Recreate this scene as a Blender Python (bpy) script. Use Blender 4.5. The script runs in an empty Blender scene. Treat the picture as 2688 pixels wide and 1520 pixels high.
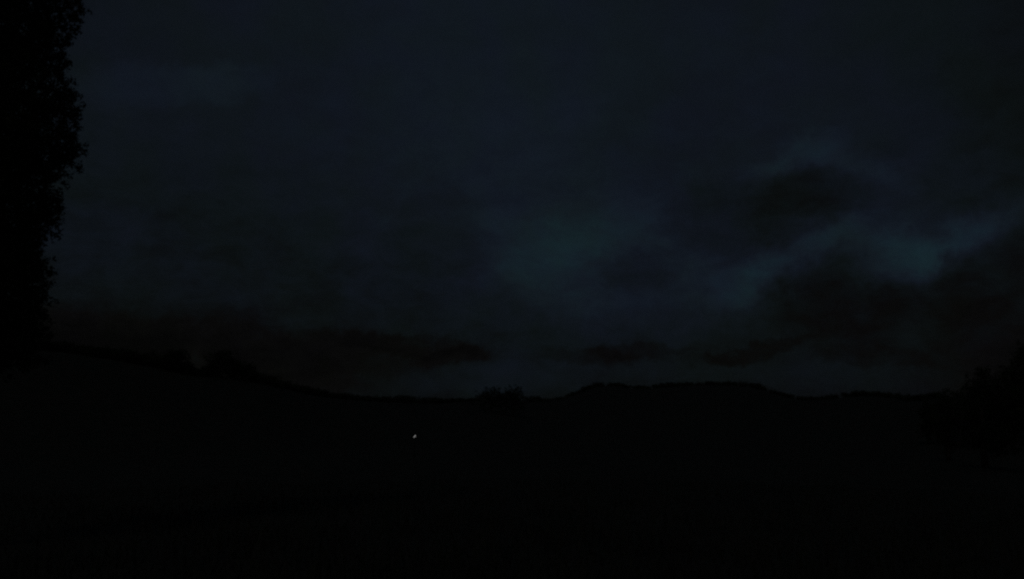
import bpy, math, random
import numpy as np

random.seed(7)
rng = np.random.default_rng(7)
C = bpy.context.scene.collection
scene = bpy.context.scene
R = math.radians

# ------------------------------------------------------------------ camera
W, H = 2688.0, 1520.0                       # size of the photograph, used only to turn sights into bearings
HFOV = R(67.0)
FPX = W / 2 / math.tan(HFOV / 2)
PITCH = R(8.4)                              # the camera looks a little above the horizon
EYE = 1.6                                   # eye height; the eye is the origin, the ground is below it

cam_d = bpy.data.cameras.new('camera')
cam_d.sensor_width = 36.0
cam_d.angle = HFOV
cam_d.clip_start = 0.05
cam_d.clip_end = 60000.0
cam = bpy.data.objects.new('camera', cam_d)
C.objects.link(cam)
cam.location = (0, 0, 0)
cam.rotation_euler = (R(90) + PITCH, 0, 0)
scene.camera = cam


def bearing(px, py):
    """(azimuth, elevation) of a sight line, azimuth clockwise from +Y"""
    xc, yc, zc = (px - W / 2) / FPX, (H / 2 - py) / FPX, 1.0
    y = zc * math.cos(PITCH) - yc * math.sin(PITCH)
    z = zc * math.sin(PITCH) + yc * math.cos(PITCH)
    return math.atan2(xc, y), math.atan2(z, math.hypot(xc, y))


def srgb(*c):
    return tuple((v / 255 / 12.92) if v / 255 <= 0.04045 else ((v / 255 + 0.055) / 1.055) ** 2.4 for v in c)


# ------------------------------------------------------------------ exposure
scene.view_settings.view_transform = 'Standard'
scene.view_settings.look = 'None'
scene.view_settings.gamma = 1.0
scene.view_settings.exposure = 0.0
scene.view_settings.use_curve_mapping = False
scene.render.dither_intensity = 2.0
scene.cycles.filter_width = 2.6
scene.cycles.use_denoising = False
scene.cycles.max_bounces = 4

# ------------------------------------------------------------------ night sky (world)
world = bpy.data.worlds.new('World')
scene.world = world
world.use_nodes = True
nt = world.node_tree
nt.nodes.clear()
N, L = nt.nodes, nt.links


def node(kind, **kw):
    n = N.new(kind)
    for k, v in kw.items():
        setattr(n, k, v)
    return n


def put(sock, v):
    if hasattr(v, 'node'):
        L.new(v, sock)
    else:
        sock.default_value = v


def m(op, a, b=None, c=None):
    n = node('ShaderNodeMath', operation=op)
    for i, v in enumerate((a, b, c)):
        if v is not None:
            put(n.inputs[i], v)
    return n.outputs[0]


tc = node('ShaderNodeTexCoord')
DIRV = tc.outputs['Generated']
sep = node('ShaderNodeSeparateXYZ')
L.new(DIRV, sep.inputs[0])
az0 = m('ARCTAN2', sep.outputs[0], sep.outputs[1])
el0 = m('ARCSINE', sep.outputs[2])


def noise(scale, detail, rough, vec=DIRV, squash=None, dist=0.0):
    v = vec
    if squash:
        mp = node('ShaderNodeMapping')
        mp.inputs['Scale'].default_value = squash
        L.new(v, mp.inputs['Vector'])
        v = mp.outputs[0]
    n = node('ShaderNodeTexNoise')
    n.inputs['Scale'].default_value = scale
    n.inputs['Detail'].default_value = detail
    n.inputs['Roughness'].default_value = rough
    n.inputs['Distortion'].default_value = dist
    L.new(v, n.inputs['Vector'])
    return n


w1 = noise(9.0, 5.0, 0.55)
w2 = noise(26.0, 4.0, 0.6)
s1 = node('ShaderNodeSeparateColor')
L.new(w1.outputs['Color'], s1.inputs[0])
s2 = node('ShaderNodeSeparateColor')
L.new(w2.outputs['Color'], s2.inputs[0])
w3 = noise(75.0, 4.0, 0.65)
s3 = node('ShaderNodeSeparateColor')
L.new(w3.outputs['Color'], s3.inputs[0])
WA, WB, WC = 0.030, 0.052, 0.024           # radians of ragged drift on every cloud edge


def warp(base, i, k=1.0):
    a = m('MULTIPLY_ADD', m('SUBTRACT', s1.outputs[i], 0.5), WA * k, base)
    a = m('MULTIPLY_ADD', m('SUBTRACT', s2.outputs[i], 0.5), WB * k, a)
    return m('MULTIPLY_ADD', m('SUBTRACT', s3.outputs[i], 0.5), WC * k, a)


az = warp(az0, 0)
el = warp(el0, 1, 0.8)

# clouds and gaps between them: bearing, half widths, tilt, strength (+ a thin bright gap, - thick dark cloud),
# and whether the cloud has a definite edge
CLOUDS = [
    # the sky is a little paler in the middle of the view than at either side
    (1300, 300, 700, 500, 0, .14), (230, 60, 130, 130, 0, -.03), (2740, 300, 170, 500, 0, -.11),
    # thin places in the middle
    (1650, 625, 130, 60, 6, .10), (1480, 650, 200, 105, 8, .11), (1450, 665, 130, 85, 12, .06, 1), (1380, 700, 110, 50, 20, .06), (1540, 790, 90, 55, 0, .12),
    (1330, 590, 110, 55, 0, .04), (1690, 590, 80, 50, 0, .03), (1400, 400, 250, 120, 20, .02), (1700, 710, 90, 50, 0, -.07, 1),
    (1640, 680, 60, 70, 0, -.05, 1),
    # thin places on the right
    (2350, 672, 95, 62, 0, .15, 1), (2360, 668, 95, 55, 0, .18), (2490, 640, 110, 36, 28, .14), (2580, 600, 75, 30, 25, .20),
    (2075, 680, 170, 32, 32, .26), (1950, 755, 90, 40, 25, .07), (1840, 690, 100, 38, 0, .13), (1800, 770, 150, 45, 10, .10),
    (2240, 590, 90, 45, 10, .09), (2110, 408, 110, 26, 18, .13), (2020, 440, 70, 24, 22, .08), (2270, 436, 100, 22, -24, .11),
    (2400, 480, 170, 90, 0, .04), (2645, 735, 45, 50, 40, .10),
    # thick dark cloud
    (1960, 570, 215, 95, 4, -.09, 1), (2150, 510, 150, 62, -10, -.08, 1),
    (2200, 775, 150, 125, -12, -.125, 1), (2120, 830, 200, 70, 10, -.03), (2565, 740, 115, 80, 38, -.09, 1), (2490, 830, 140, 60, 20, -.01, 1),
    (500, 600, 260, 200, 0, -.05), (900, 760, 300, 140, 0, -.06), (1150, 640, 110, 140, 0, -.05, 1),
    (1750, 330, 180, 120, 20, -.03, 1), (900, 330, 120, 160, 20, -.02),
    (440, 225, 230, 50, 12, .08, 1), (560, 200, 90, 30, 8, .03), (2000, 130, 220, 100, 10, .01),
    # low bank of cloud along the skyline and the paler strip beneath it
    (1185, 936, 90, 22, 8, -.09, 1), (1540, 940, 120, 22, -4, -.08, 1), (1670, 926, 130, 22, 4, -.09, 1), (1990, 922, 110, 20, 10, -.09, 1), (1860, 948, 90, 14, 0, -.05, 1), (2300, 932, 120, 24, 0, -.06, 1),
    (820, 905, 330, 38, -4, -.10), (280, 900, 320, 60, -8, -.20), (1060, 905, 210, 24, -5, -.09, 1), (760, 980, 240, 40, 0, -.06),
    (1150, 1000, 130, 34, 0, .08), (1420, 1000, 160, 40, 0, .08), (1330, 950, 90, 30, 0, .05), (1770, 975, 160, 24, 0, .05),
    (2200, 980, 200, 40, 0, .06), (515, 945, 26, 24, 0, .13), (2690, 960, 120, 130, 0, -.08),
]


def ellipse(cx, cy, sx, sy, tilt, amp, edged=0):
    a0, e0 = bearing(cx, cy)
    ca, sa = math.cos(R(tilt)), math.sin(R(tilt))
    dx, dy = m('SUBTRACT', az, a0), m('SUBTRACT', el, e0)
    u = m('ADD', m('MULTIPLY', dx, ca * FPX / sx), m('MULTIPLY', dy, sa * FPX / sx))
    v = m('ADD', m('MULTIPLY', dx, -sa * FPX / sy), m('MULTIPLY', dy, ca * FPX / sy))
    d = m('MULTIPLY_ADD', u, u, m('MULTIPLY', v, v))
    if edged:
        mp = node('ShaderNodeMapRange', interpolation_type='SMOOTHSTEP')
        L.new(d, mp.inputs['Value'])
        for k, v in zip(('From Min', 'From Max', 'To Min', 'To Max'), (0.35, 1.9, 1.0, 0.0)):
            mp.inputs[k].default_value = v
        return mp.outputs[0], amp
    g = m('EXPONENT', m('MULTIPLY', d, -0.62))
    return g, amp


# even fall-off with elevation (night haze near the horizon), value = display level / 40
grad = node('ShaderNodeMapRange', interpolation_type='LINEAR')
ramp_el = node('ShaderNodeValToRGB')
mr = m('MULTIPLY_ADD', el, 1 / 0.6, 0.1)    # elevation -0.06 .. 0.54 rad
L.new(mr, ramp_el.inputs[0])
cr = ramp_el.color_ramp


def stop(cramp, pos, col):
    e = cramp.elements.new(pos)
    e.color = (*col, 1)


for pos, v in ((0.10, .25), (0.162, .28), (0.20, .31), (0.26, .355), (0.395, .405), (0.475, .41), (0.63, .43), (0.85, .43)):
    stop(cr, pos, (v, v, v))
cr.elements.remove(cr.elements[0])
cr.elements.remove(cr.elements[-1])
T = ramp_el.outputs[0]
for c in CLOUDS:
    g, a = ellipse(*c)
    T = m('MULTIPLY_ADD', g, a, T)
n1 = noise(6.0, 7.0, 0.6, squash=(1, 1, 2.2))
T = m('ADD', T, m('MULTIPLY', m('SUBTRACT', n1.outputs['Fac'], 0.5), 0.07))
# broken cloud texture, strongest low in the sky
n4 = noise(20.0, 8.0, 0.66, squash=(1, 1, 1.9), dist=0.4)
low = m('EXPONENT', m('MULTIPLY', m('POWER', m('MULTIPLY', m('SUBTRACT', el0, 0.17), 6.5), 2.0), -1.0))
T = m('MULTIPLY_ADD', m('SUBTRACT', n4.outputs['Fac'], 0.5), m('MULTIPLY_ADD', low, 0.30, 0.10), T)
n2 = noise(60.0, 4.0, 0.7)
T = m('ADD', T, m('MULTIPLY', m('SUBTRACT', n2.outputs['Fac'], 0.5), 0.035))
T = m('MAXIMUM', T, 0.12)

sky_ramp = node('ShaderNodeValToRGB')
L.new(T, sky_ramp.inputs[0])
cr = sky_ramp.color_ramp
for pos, col in ((.10, (4, 4, 4)), (.22, (8, 8, 8)), (.28, (9, 11, 12)), (.35, (11, 15, 17)), (.42, (13, 18, 22)), (.50, (15, 20, 26)),
                 (.55, (16, 22, 29)), (.61, (18, 25, 32)), (.70, (19, 29, 36)), (.84, (21, 36, 42))):
    stop(cr, pos, srgb(*col))
cr.elements.remove(cr.elements[0])
cr.elements.remove(cr.elements[-1])
# slow drift of tint between navy and grey green
n3 = noise(11.0, 3.0, 0.5)
tint = node('ShaderNodeValToRGB')
L.new(n3.outputs['Fac'], tint.inputs[0])
tint.color_ramp.elements[0].position = 0.38
tint.color_ramp.elements[0].color = (0.98, 1.01, 0.93, 1)
tint.color_ramp.elements[1].position = 0.62
tint.color_ramp.elements[1].color = (1.02, 0.98, 1.10, 1)
mul = node('ShaderNodeMix', data_type='RGBA', blend_type='MULTIPLY')
mul.inputs[0].default_value = 1.0
L.new(sky_ramp.outputs[0], mul.inputs[6])
L.new(tint.outputs[0], mul.inputs[7])

SUN_EL, SUN_ROT = R(42), R(205)
bg_cloud = node('ShaderNodeBackground')
L.new(mul.outputs[2], bg_cloud.inputs[0])
bg_cloud.inputs[1].default_value = 1.0
nsky = node('ShaderNodeTexSky', sky_type='NISHITA')
nsky.sun_disc = False
nsky.sun_elevation = SUN_EL
nsky.sun_rotation = SUN_ROT
bg_air = node('ShaderNodeBackground')       # moonlit air behind the cloud: a Nishita sky turned down to night
L.new(nsky.outputs[0], bg_air.inputs[0])
bg_air.inputs[1].default_value = 0.00002
add = node('ShaderNodeAddShader')
L.new(bg_cloud.outputs[0], add.inputs[0])
L.new(bg_air.outputs[0], add.inputs[1])
wout = node('ShaderNodeOutputWorld')
L.new(add.outputs[0], wout.inputs['Surface'])
world.cycles.sampling_method = 'MANUAL'
world.cycles.sample_map_resolution = 512

# the moon behind the cloud: one weak, soft sun lamp
moon_d = bpy.data.lights.new('moon', 'SUN')
moon_d.energy = 0.036
moon_d.angle = R(12)
moon_d.color = (1.0, 0.97, 0.96)
moon = bpy.data.objects.new('moon', moon_d)
C.objects.link(moon)
moon.rotation_euler = (R(90) - SUN_EL, 0, -SUN_ROT + R(180))
moon.location = (0, 0, 60)


# ------------------------------------------------------------------ materials
def material(name, base, alt, scale, rough=0.9, bump=0.3, bump_dist=0.05, coord='Object', leaf=False):
    mt = bpy.data.materials.new(name)
    mt.use_nodes = True
    t = mt.node_tree
    b = t.nodes['Principled BSDF']
    b.inputs['Roughness'].default_value = rough
    b.inputs['Specular IOR Level'].default_value = 0.15
    co = t.nodes.new('ShaderNodeTexCoord')
    n = t.nodes.new('ShaderNodeTexNoise')
    n.inputs['Scale'].default_value = scale
    n.inputs['Detail'].default_value = 6
    t.links.new(co.outputs[coord], n.inputs['Vector'])
    r = t.nodes.new('ShaderNodeValToRGB')
    r.color_ramp.elements[0].position = 0.35
    r.color_ramp.elements[0].color = (*base, 1)
    r.color_ramp.elements[1].position = 0.68
    r.color_ramp.elements[1].color = (*alt, 1)
    t.links.new(n.outputs['Fac'], r.inputs[0])
    t.links.new(r.outputs[0], b.inputs['Base Color'])
    bp = t.nodes.new('ShaderNodeBump')
    bp.inputs['Strength'].default_value = bump
    bp.inputs['Distance'].default_value = bump_dist
    t.links.new(n.outputs['Fac'], bp.inputs['Height'])
    t.links.new(bp.outputs[0], b.inputs['Normal'])
    if leaf:                                 # leaves let some light through
        tr = t.nodes.new('ShaderNodeBsdfTranslucent')
        t.links.new(r.outputs[0], tr.inputs['Color'])
        mx = t.nodes.new('ShaderNodeMixShader')
        mx.inputs[0].default_value = 0.5
        t.links.new(b.outputs[0], mx.inputs[1])
        t.links.new(tr.outputs[0], mx.inputs[2])
        t.links.new(mx.outputs[0], t.nodes['Material Output'].inputs['Surface'])
    return mt


M_GRASS = material('meadow_grass', (0.045, 0.047, 0.034), (0.062, 0.060, 0.045), 0.35, bump=0.4, bump_dist=0.2)
M_BLADE = material('grass_blade', (0.050, 0.052, 0.036), (0.075, 0.072, 0.05), 1.5)
M_LEAF = material('leaf', (0.080, 0.095, 0.050), (0.11, 0.12, 0.065), 1.2, leaf=True)
M_LEAF_FAR = material('far_leaf', (0.080, 0.095, 0.055), (0.11, 0.12, 0.07), 0.25, leaf=True)
M_BARK = material('bark', (0.060, 0.048, 0.036), (0.12, 0.10, 0.08), 9.0, bump=0.8)
M_STEEL = material('dark_painted_steel', (0.035, 0.037, 0.036), (0.055, 0.056, 0.055), 30.0, rough=0.5, bump=0.05)
M_LENS = bpy.data.materials.new('lit_lens')
M_LENS.use_nodes = True
_b = M_LENS.node_tree.nodes['Principled BSDF']
_b.inputs['Base Color'].default_value = (0.8, 0.8, 0.8, 1)
_b.inputs['Emission Color'].default_value = (1.0, 0.99, 0.97, 1)
_b.inputs['Emission Strength'].default_value = 0.42


# ------------------------------------------------------------------ mesh helpers
def link(name, verts, faces, mat, parent=None, smooth=False):
    me = bpy.data.meshes.new(name)
    me.from_pydata([tuple(v) for v in verts], [], [tuple(f) for f in faces])
    me.materials.append(mat)
    if smooth:
        me.shade_smooth()
    o = bpy.data.objects.new(name, me)
    C.objects.link(o)
    if parent:
        o.parent = parent
    return o


def quads(name, P, mat, parent=None):
    """P: (n,4,3) array, every row one leaf-sized face"""
    n = len(P)
    me = bpy.data.meshes.new(name)
    me.vertices.add(n * 4)
    me.vertices.foreach_set('co', np.ascontiguousarray(P, dtype=np.float32).ravel())
    me.loops.add(n * 4)
    me.loops.foreach_set('vertex_index', np.arange(n * 4, dtype=np.int32))
    me.polygons.add(n)
    me.polygons.foreach_set('loop_start', np.arange(0, n * 4, 4, dtype=np.int32))
    me.materials.append(mat)
    me.update(calc_edges=True)
    me.validate()
    o = bpy.data.objects.new(name, me)
    C.objects.link(o)
    if parent:
        o.parent = parent
    return o


def tube(pts, radii, sides=8):
    """a tapered bent tube; returns verts, faces"""
    V, F = [], []
    pts = [np.array(p, float) for p in pts]
    for i, p in enumerate(pts):
        d = pts[min(i + 1, len(pts) - 1)] - pts[max(i - 1, 0)]
        d /= np.linalg.norm(d) + 1e-9
        a = np.cross(d, (0.31, 0.95, 0.05))
        a /= np.linalg.norm(a)
        b = np.cross(d, a)
        for k in range(sides):
            t = 2 * math.pi * k / sides
            V.append(p + radii[i] * (math.cos(t) * a + math.sin(t) * b))
    for i in range(len(pts) - 1):
        for k in range(sides):
            k2 = (k + 1) % sides
            F.append((i * sides + k, i * sides + k2, (i + 1) * sides + k2, (i + 1) * sides + k))
    F.append(tuple(range(sides))[::-1])
    F.append(tuple(range((len(pts) - 1) * sides, len(pts) * sides)))
    return V, F


def thing(name, loc, label, cat, group=None):
    o = bpy.data.objects.new(name, None)
    o.empty_display_size = 0.3
    C.objects.link(o)
    o.location = loc
    o['label'] = label
    o['category'] = cat
    if group:
        o['group'] = group
    return o


def leaves(lobes, n, size, clump=0.0, shell=0.45, rg=rng):
    """leaf faces through ellipsoid lobes (cx,cy,cz,rx,ry,rz): denser towards the rind, gathered in sprays"""
    lobes = np.array(lobes, float)
    wgt = (lobes[:, 3] * lobes[:, 4] + lobes[:, 3] * lobes[:, 5]) ** 0.9
    if clump:
        k = max(4, n // 14)
        idx = rg.choice(len(lobes), k, p=wgt / wgt.sum())
    else:
        k = n
        idx = rg.choice(len(lobes), n, p=wgt / wgt.sum())
    d = rg.normal(size=(k, 3))
    d /= np.linalg.norm(d, axis=1)[:, None]
    rr = rg.random(k)[:, None] ** shell
    c = lobes[idx, :3] + d * rr * lobes[idx, 3:6]
    if clump:
        c = np.repeat(c, 14, axis=0)[:n]
        c = c + rg.normal(scale=clump, size=c.shape)
    n = len(c)
    nor = rg.normal(size=(n, 3))
    nor /= np.linalg.norm(nor, axis=1)[:, None]
    t = np.cross(nor, rg.normal(size=(n, 3)))
    t /= np.linalg.norm(t, axis=1)[:, None]
    b = np.cross(nor, t)
    s = size * (0.6 + 0.8 * rg.random((n, 1)))
    P = np.stack([c - t * s, c + b * s * 0.45 + nor * s * 0.1, c + t * s, c - b * s * 0.45 + nor * s * 0.1], axis=1)
    return P


# ------------------------------------------------------------------ the land
# skyline of the bare land as seen from the path: (bearing column, height row)
SKY = [(-900, 860), (-300, 880), (0, 905), (150, 918), (310, 943), (420, 965), (510, 986), (600, 988), (700, 1008), (840, 1040), (1000, 1054),
       (1150, 1058), (1290, 1050), (1400, 1056), (1500, 1046), (1564, 1012), (1600, 1014), (1640, 1020), (1686, 1027), (1739, 1019),
       (1790, 1017), (1853, 1013), (1930, 1014), (1990, 1020), (2045, 1040), (2084, 1051), (2141, 1054), (2199, 1047), (2256, 1039),
       (2314, 1040), (2391, 1055), (2460, 1050), (2550, 1030), (2688, 1020), (3000, 1010), (3600, 1030)]
sk = np.array([bearing(*p) for p in SKY])
_a = np.linspace(sk[0, 0], sk[-1, 0], 900)                  # rounded off, so no crease runs down the slope
_e = np.interp(_a, sk[:, 0], sk[:, 1])
_k = np.exp(-0.5 * (np.arange(-24, 25) / 8.0) ** 2)
_e = np.convolve(np.pad(_e, 24, mode='edge'), _k / _k.sum(), mode='valid')
sk = np.stack([_a, _e], 1)
RID = np.array([(-900, 300), (150, 320), (700, 340), (1000, 520), (1300, 700), (1500, 1200), (1600, 1400), (2300, 1400), (2480, 900), (2688, 500), (3600, 400)], float)
rid_az = np.array([bearing(p, 1040)[0] for p in RID[:, 0]])


def crest(a):
    e = np.interp(a, sk[:, 0], sk[:, 1])
    r = np.interp(a, rid_az, RID[:, 1])
    return e, r


_h = [(0.013, 0.7, 1.3), (0.031, 2.1, 0.45), (0.083, 4.4, 0.10), (0.21, 1.2, 0.05), (0.6, 5.0, 0.02)]


def rough_ground(x, y):
    z = 0
    for f, p, am in _h:
        z = z + am * np.sin(f * x * 1.1 + p + 0.8 * np.sin(f * y + p)) * np.cos(f * y * 0.9 - p)
    return z


def land(x, y):
    x, y = np.asarray(x, float), np.asarray(y, float)
    r = np.hypot(x, y) + 1e-6
    a = np.arctan2(x, y)
    e, rc = crest(a)
    near = -EYE - 10.5 * (1 - np.exp(-(np.maximum(r - 4, 0) / 95.0) ** 1.15)) + rough_ground(x, y) * np.clip((r - 2) / 60, 0.04, 1)
    # left slope is higher, so the drop into the valley is shallower there
    zc = np.tan(e) * rc
    t = np.clip((r - 130) / (rc - 130), 0, 1)
    t = t * t * (3 - 2 * t)
    up = near * (1 - t) + zc * t
    far = np.clip((r - rc) / (rc * 0.8), 0, 1)
    far = far * far * (3 - 2 * far)
    return np.where(r > rc, zc * (1 - far) + (-15) * far, up)


NA = 720
azs = np.linspace(-math.pi, math.pi, NA + 1)[:-1]
# finer bearings ahead than behind
azs = np.sort(np.concatenate([np.linspace(-0.95, 0.95, 620), np.linspace(0.95, 2 * math.pi - 0.95, 182)[1:-1]]))
NA = len(azs)
rs = np.concatenate([[0.0], np.geomspace(0.8, 2600, 190), [4000, 8000, 16000, 30000]])
AZ, RS = np.meshgrid(azs, rs)
X, Y = RS * np.sin(AZ), RS * np.cos(AZ)
Z = land(X, Y)
verts = np.stack([X, Y, Z], -1).reshape(-1, 3)
cut = int(np.searchsorted(rs, 450))


def sheet(name, i0, i1):
    vs = verts[i0 * NA:(i1 + 1) * NA]
    fs = []
    for i in range(i1 - i0):
        for k in range(NA):
            k2 = (k + 1) % NA
            fs.append((i * NA + k, (i + 1) * NA + k, (i + 1) * NA + k2, i * NA + k2))
    o = link(name, vs, fs, M_GRASS, smooth=True)
    o['kind'] = 'structure'
    return o


sheet('ground', 0, cut)
sheet('hills', cut, len(rs) - 1)


def gz(x, y):
    return float(land(x, y))


def spot(px, dist, py=1060):
    a, _ = bearing(px, py)
    x, y = dist * math.sin(a), dist * math.cos(a)
    return x, y, gz(x, y)


def at(px, py, dist):
    """a point on a sight line at that ground distance"""
    a, e = bearing(px, py)
    return np.array((dist * math.sin(a), dist * math.cos(a), dist * math.tan(e)))


# ------------------------------------------------------------------ big tree beside the path, cut by the left edge
D = 15.0
MP = D / FPX * 1.02                          # metres per sight pixel out there
bx, by, bz = spot(-150, D)
big = thing('broadleaf_tree', (bx, by, bz - 0.05), 'tall dense black tree with ragged leafy edge filling the left side of the view', 'tree')
lob = []
for tx, ty, rp in [(238, -14, 62), (172, 100, 40), (186, 165, 32), (214, 232, 30), (222, 264, 26), (206, 312, 36), (214, 372, 28), (207, 398, 26),
                   (168, 440, 34), (132, 486, 36), (168, 535, 30), (170, 562, 24), (112, 612, 40), (104, 655, 40), (132, 704, 32), (140, 750, 34),
                   (118, 800, 40), (92, 850, 44), (70, 900, 50)]:
    c = at(tx - 12 - rp, ty, D + random.uniform(-.35, .35))
    r_ = rp * MP
    lob.append((*c, r_, r_ * 1.1, r_ * 0.95))
for ty in range(-420, 960, 45):              # the body of the crown behind those sprays
    t = (ty + 420) / 1380
    wr = 150 + 60 * math.sin(min(1, t * 1.6) * math.pi * 0.62)
    edge = np.interp(ty, [-420, -100, 0, 70, 130, 240, 400, 490, 550, 620, 750, 960], [20, 140, 165, 100, 100, 150, 140, 60, 100, 36, 70, 20])
    c = at(edge - wr, ty, D + 0.3)
    lob.append((*c, wr * MP, wr * MP * 1.15, 62 * MP))
for k in range(26):                          # sprays on the sides away from the path
    a = random.uniform(0.7, 5.6)
    zt = random.uniform(-380, 900)
    c = at(-60, zt, D + 0.4) + np.array((-1.1 + 1.9 * math.cos(a) * -0.6, 1.9 * math.sin(a), 0))
    lob.append((*c, .6, .6, .5))
P = leaves(lob, 230000, 0.034, clump=0.036, shell=0.28) - np.array((bx, by, bz - 0.05))
quads('crown', P, M_LEAF, big)
top = at(-100, -300, D + 0.2) - np.array((bx, by, bz))
V, F = tube([(0, 0, -0.3), (0.02, 0, 0.3), (0.10, 0.05, 1.6), (0.05, 0.1, 3.4), (0.2, 0.0, 5.6), (0.3, 0.1, 8.0), top],
            [0.34, 0.26, 0.22, 0.19, 0.15, 0.10, 0.04], 12)
link('trunk', V, F, M_BARK, big, True)
for k, (z0, tx, ty) in enumerate([(3.3, 80, 780), (3.9, 60, 640), (4.6, 110, 545), (5.4, 150, 390), (6.0, 155, 270), (6.9, 120, 150), (7.6, 165, 10)]):
    e = at(tx - 20, ty, D + random.uniform(-.3, .3)) - np.array((bx, by, bz))
    s = np.array((0.12 + 0.03 * k, 0.05, z0 - 0.5))
    mid = s * 0.5 + e * 0.5 + np.array((0, random.uniform(-.2, .2), -0.12))
    V, F = tube([s, mid, e], [0.075, 0.05, 0.012], 7)
    link('limb', V, F, M_BARK, big, True)


# ------------------------------------------------------------------ trees further off
def far_tree(name, px, dist, top_row, half_w, label, group=None, n=2600, leaf=0.30, squat=1.0, lobes_n=9, sink=0.3, seed=1):
    rg = np.random.default_rng(seed)
    x, y, z = spot(px, dist)
    t = thing(name, (x, y, z), label, 'tree', group)
    hgt = at(px, top_row, dist)[2] - z
    rad = half_w * dist / FPX
    lb = []
    low = hgt * sink
    for i in range(lobes_n):
        u = (i + 0.5) / lobes_n
        zz = low + (hgt - low) * (0.12 + 0.80 * u)
        prof = math.sin(math.pi * (0.18 + 0.74 * u)) ** 0.7
        a = i * 2.4 + rg.uniform(-.5, .5)
        off = rad * 0.5 * prof
        r_ = rad * prof * rg.uniform(0.45, 0.62)
        lb.append((off * math.cos(a), off * math.sin(a), zz, r_, r_, min(r_ * 0.9 * squat, hgt - zz + 0.1)))
    lb.append((0, 0, low + (hgt - low) * .5, rad * .62, rad * .62, (hgt - low) * .46))
    quads('crown', leaves(lb, n, leaf, clump=leaf * 1.1, shell=0.4, rg=rg), M_LEAF_FAR, t)
    V, F = tube([(0, 0, -0.4), (0.05, 0, hgt * .18), (0.1, 0.05, hgt * .5), (0.05, 0, hgt * .86)],
                [hgt * .030 + .05, hgt * .022 + .03, hgt * .014 + .02, 0.03], 7)
    link('trunk', V, F, M_BARK, t, True)
    return t


far_tree('hillside_tree', 452, 300, 919, 42, 'bushy dark tree just left of the small V-shaped gap in the left skyline', seed=3, group='trees on the left hillside skyline')
far_tree('hillside_tree', 578, 300, 920, 44, 'rounded dark tree just right of the small V-shaped gap in the left skyline', seed=4, group='trees on the left hillside skyline')
far_tree('valley_tree', 1290, 420, 1016, 52, 'lower left hump of the two-humped tree clump on the middle skyline', n=2600, leaf=0.4, sink=0.04, seed=5, group='trees of the clump on the middle skyline')
far_tree('valley_tree', 1346, 420, 1011, 46, 'taller right hump of the two-humped tree clump on the middle skyline', n=2600, leaf=0.4, sink=0.04, seed=6, group='trees of the clump on the middle skyline')
far_tree('edge_tree', 2478, 150, 1008, 36, 'low rounded dark bush at the foot of the taller trees on the right edge', n=3200, leaf=0.17, sink=0.02, seed=7, group='trees and bushes at the right edge')
far_tree('edge_tree', 2572, 120, 945, 58, 'dim upright tree rising above the low bush near the right edge', n=8000, leaf=0.16, sink=0.03, seed=8, group='trees and bushes at the right edge')
far_tree('edge_tree', 2690, 110, 885, 95, 'tallest right-hand tree, cut off by the right edge of the view', n=12000, leaf=0.17, sink=0.03, seed=9, group='trees and bushes at the right edge')


def wood(name, marks, dist, dens, hw, leaf, nleaf, label, drop=0, jitter=6, seed=11):
    """a far-off wood that reads as one dark mass: crowns of every size merged along a slope"""
    rg = np.random.default_rng(seed)
    marks = np.array(marks, float)
    P = []
    n = int((marks[-1, 0] - marks[0, 0]) * dens)
    for i in range(n):
        px = rg.uniform(marks[0, 0], marks[-1, 0])
        row = np.interp(px, marks[:, 0], marks[:, 1]) + abs(rg.normal(0, jitter)) + (drop * rg.random() if i % 2 else 0)
        d = np.interp(px, marks[:, 0], dist) * rg.uniform(0.94, 1.0)
        x, y, z = spot(px, d)
        tz = at(px, row, d)[2]
        tz = max(tz, z + 1.5)
        r_ = hw * d / FPX * rg.uniform(0.6, 1.15)
        h2 = (tz - z) / 2
        lb = [(x, y, z + h2 * 0.9, r_, r_, h2 * 1.1)]
        for q in range(4):
            a = rg.uniform(0, 6.28)
            zz = z + (tz - z) * rg.uniform(.3, .8)
            lb.append((x + r_ * .6 * math.cos(a), y + r_ * .6 * math.sin(a), zz, r_ * .55, r_ * .55, min(r_ * .55, tz - zz)))
        P.append(leaves(lb, nleaf, leaf, clump=leaf, shell=0.4, rg=rg))
    o = quads(name, np.concatenate(P), M_LEAF_FAR)
    o['kind'] = 'stuff'
    o['label'] = label
    o['category'] = 'wood'
    return o


lm = [(-250, 860), (0, 880), (90, 892), (150, 900), (210, 908), (310, 917), (380, 921), (440, 928), (478, 946), (512, 972), (548, 950), (590, 930), (630, 945), (680, 972), (740, 1000), (840, 1022),
      (900, 1034), (1000, 1041), (1060, 1036), (1150, 1044), (1250, 1044), (1240, 1036), (1300, 1026), (1370, 1028), (1430, 1042), (1500, 1036)]
wood('hillside_wood', lm, np.interp([p[0] for p in lm], [-250, 700, 1000, 1300, 1500], [290, 325, 490, 660, 1100]), 0.16, 20, 0.42, 420,
     'dark wood merged into one mass along the left and middle skyline', jitter=5, drop=18)
rm = [(1490, 1036), (1530, 1020), (1564, 1004), (1627, 1006), (1686, 1016), (1739, 1007), (1777, 1006), (1853, 1002), (1930, 1003), (1990, 1009), (2040, 1028), (2084, 1041),
      (2141, 1045), (2199, 1036), (2256, 1027), (2314, 1029), (2391, 1045), (2429, 1038), (2480, 1034)]
wood('ridge_wood', rm, [1370 if p[0] < 2350 else 1000 for p in rm], 0.22, 11, 1.5, 160,
     'far wooded ridge lying black under the sky right of the middle', jitter=2.0, drop=8, seed=12)

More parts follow.
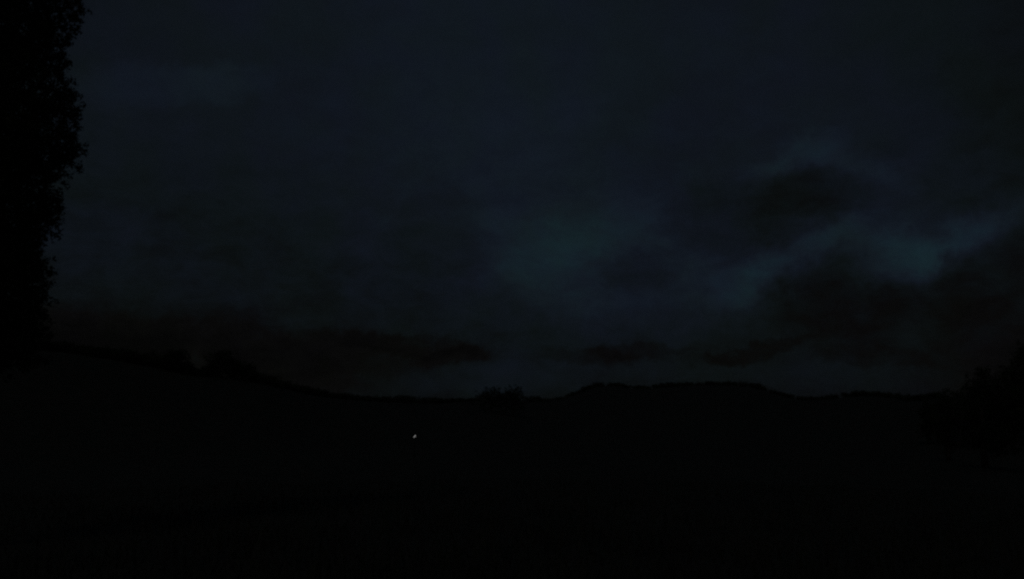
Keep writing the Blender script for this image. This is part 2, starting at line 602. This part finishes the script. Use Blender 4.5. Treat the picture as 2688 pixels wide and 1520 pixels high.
em = [(2420, 1044), (2470, 1022), (2505, 1000), (2550, 985), (2620, 972), (2700, 955), (2900, 940)]
wood('edge_thicket', em, [260 if p[0] < 2520 else 230 for p in em], 0.14, 20, 0.32, 420,
     'low black thicket rising towards the right edge behind the trees', jitter=6, drop=16, seed=13)

# ------------------------------------------------------------------ the one lit lamp down in the valley
DL = 130.0
pc = at(1090.6, 1145.2, DL)
gx, gy, g0 = spot(1090.6, DL)
lamp = thing('twin_floodlight', (gx, gy, g0), 'small white twin-headed lamp glowing alone in the black valley', 'lamp')
hp = pc[2] - g0
V, F = tube([(0, 0, -0.3), (0, 0, hp * .5), (0, 0, hp + 0.45)], [0.075, 0.062, 0.045], 12)
link('pole', V, F, M_STEEL, lamp, True)
V, F = tube([(0, 0, -0.02), (0, 0, 0.05)], [0.2, 0.18], 12)
link('base_plate', V, F, M_STEEL, lamp)
u = DL / FPX                                  # one sight pixel there
for ox, oz, w, h, tilt in [(1.2, 1.4, 1.8, 2.5, R(20)), (-1.2, -1.4, 1.8, 2.5, R(-35))]:
    cx, cz = ox * u, hp + oz * u
    wv, hv = w * u, h * u
    ct, st = math.cos(tilt), math.sin(tilt)

    def pt(a, b, dy):
        return (cx + a * ct - b * st, dy, cz + a * st + b * ct)
    rim = [(-.5, -.36), (-.36, -.5), (.36, -.5), (.5, -.36), (.5, .36), (.36, .5), (-.36, .5), (-.5, .36)]
    fv = [pt(a * (wv + .03), b * (hv + .03), -0.20) for a, b in rim] + [pt(a * (wv + .03), b * (hv + .03), -0.14) for a, b in rim] + \
         [pt(a * wv * .5, b * hv * .5, -0.06) for a, b in rim]
    ff = []
    for j in (0, 8):
        for k in range(8):
            ff.append((j + k, j + (k + 1) % 8, j + 8 + (k + 1) % 8, j + 8 + k))
    ff += [tuple(range(7, -1, -1)), tuple(range(16, 24))]
    head = link('lamp_head', fv, ff, M_STEEL, lamp)
    lv = [pt(a * wv, b * hv, -0.203) for a, b in rim] + [pt(a * wv * .9, b * hv * .9, -0.225) for a, b in rim]
    lf = [(k, (k + 1) % 8, 8 + (k + 1) % 8, 8 + k) for k in range(8)] + [tuple(range(15, 7, -1)), tuple(range(8))]
    link('lens', lv, lf, M_LENS, head)
    V, F = tube([(0, 0, cz), (cx * .6, -0.05, cz), (cx, -0.08, cz)], [0.03, 0.028, 0.028], 8)
    link('bracket', V, F, M_STEEL, lamp)

# ------------------------------------------------------------------ grass of the slope in front
n = 26000
rr = 5 + 30 * rng.random(n) ** 1.4
aa = rng.uniform(-0.75, 0.75, n)
gx_, gy_ = rr * np.sin(aa), rr * np.cos(aa)
gz_ = land(gx_, gy_) - 0.02
hh = (0.10 + 0.16 * rng.random(n)) * (0.7 + 0.6 * (np.sin(gx_ * 1.3) * np.cos(gy_ * 1.1) > 0))
ta = rng.uniform(0, math.pi, n)
wd = 0.008 + 0.006 * rng.random(n)
lean = rng.normal(scale=0.06, size=(n, 2))
dxy = np.stack([np.cos(ta) * wd, np.sin(ta) * wd, np.zeros(n)], 1)
base = np.stack([gx_, gy_, gz_], 1)
tip = base + np.stack([lean[:, 0], lean[:, 1], hh], 1)
P = np.stack([base - dxy, base + dxy, tip + dxy * 0.25, tip - dxy * 0.25], axis=1)
g = quads('grass', P, M_BLADE)
g['kind'] = 'stuff'
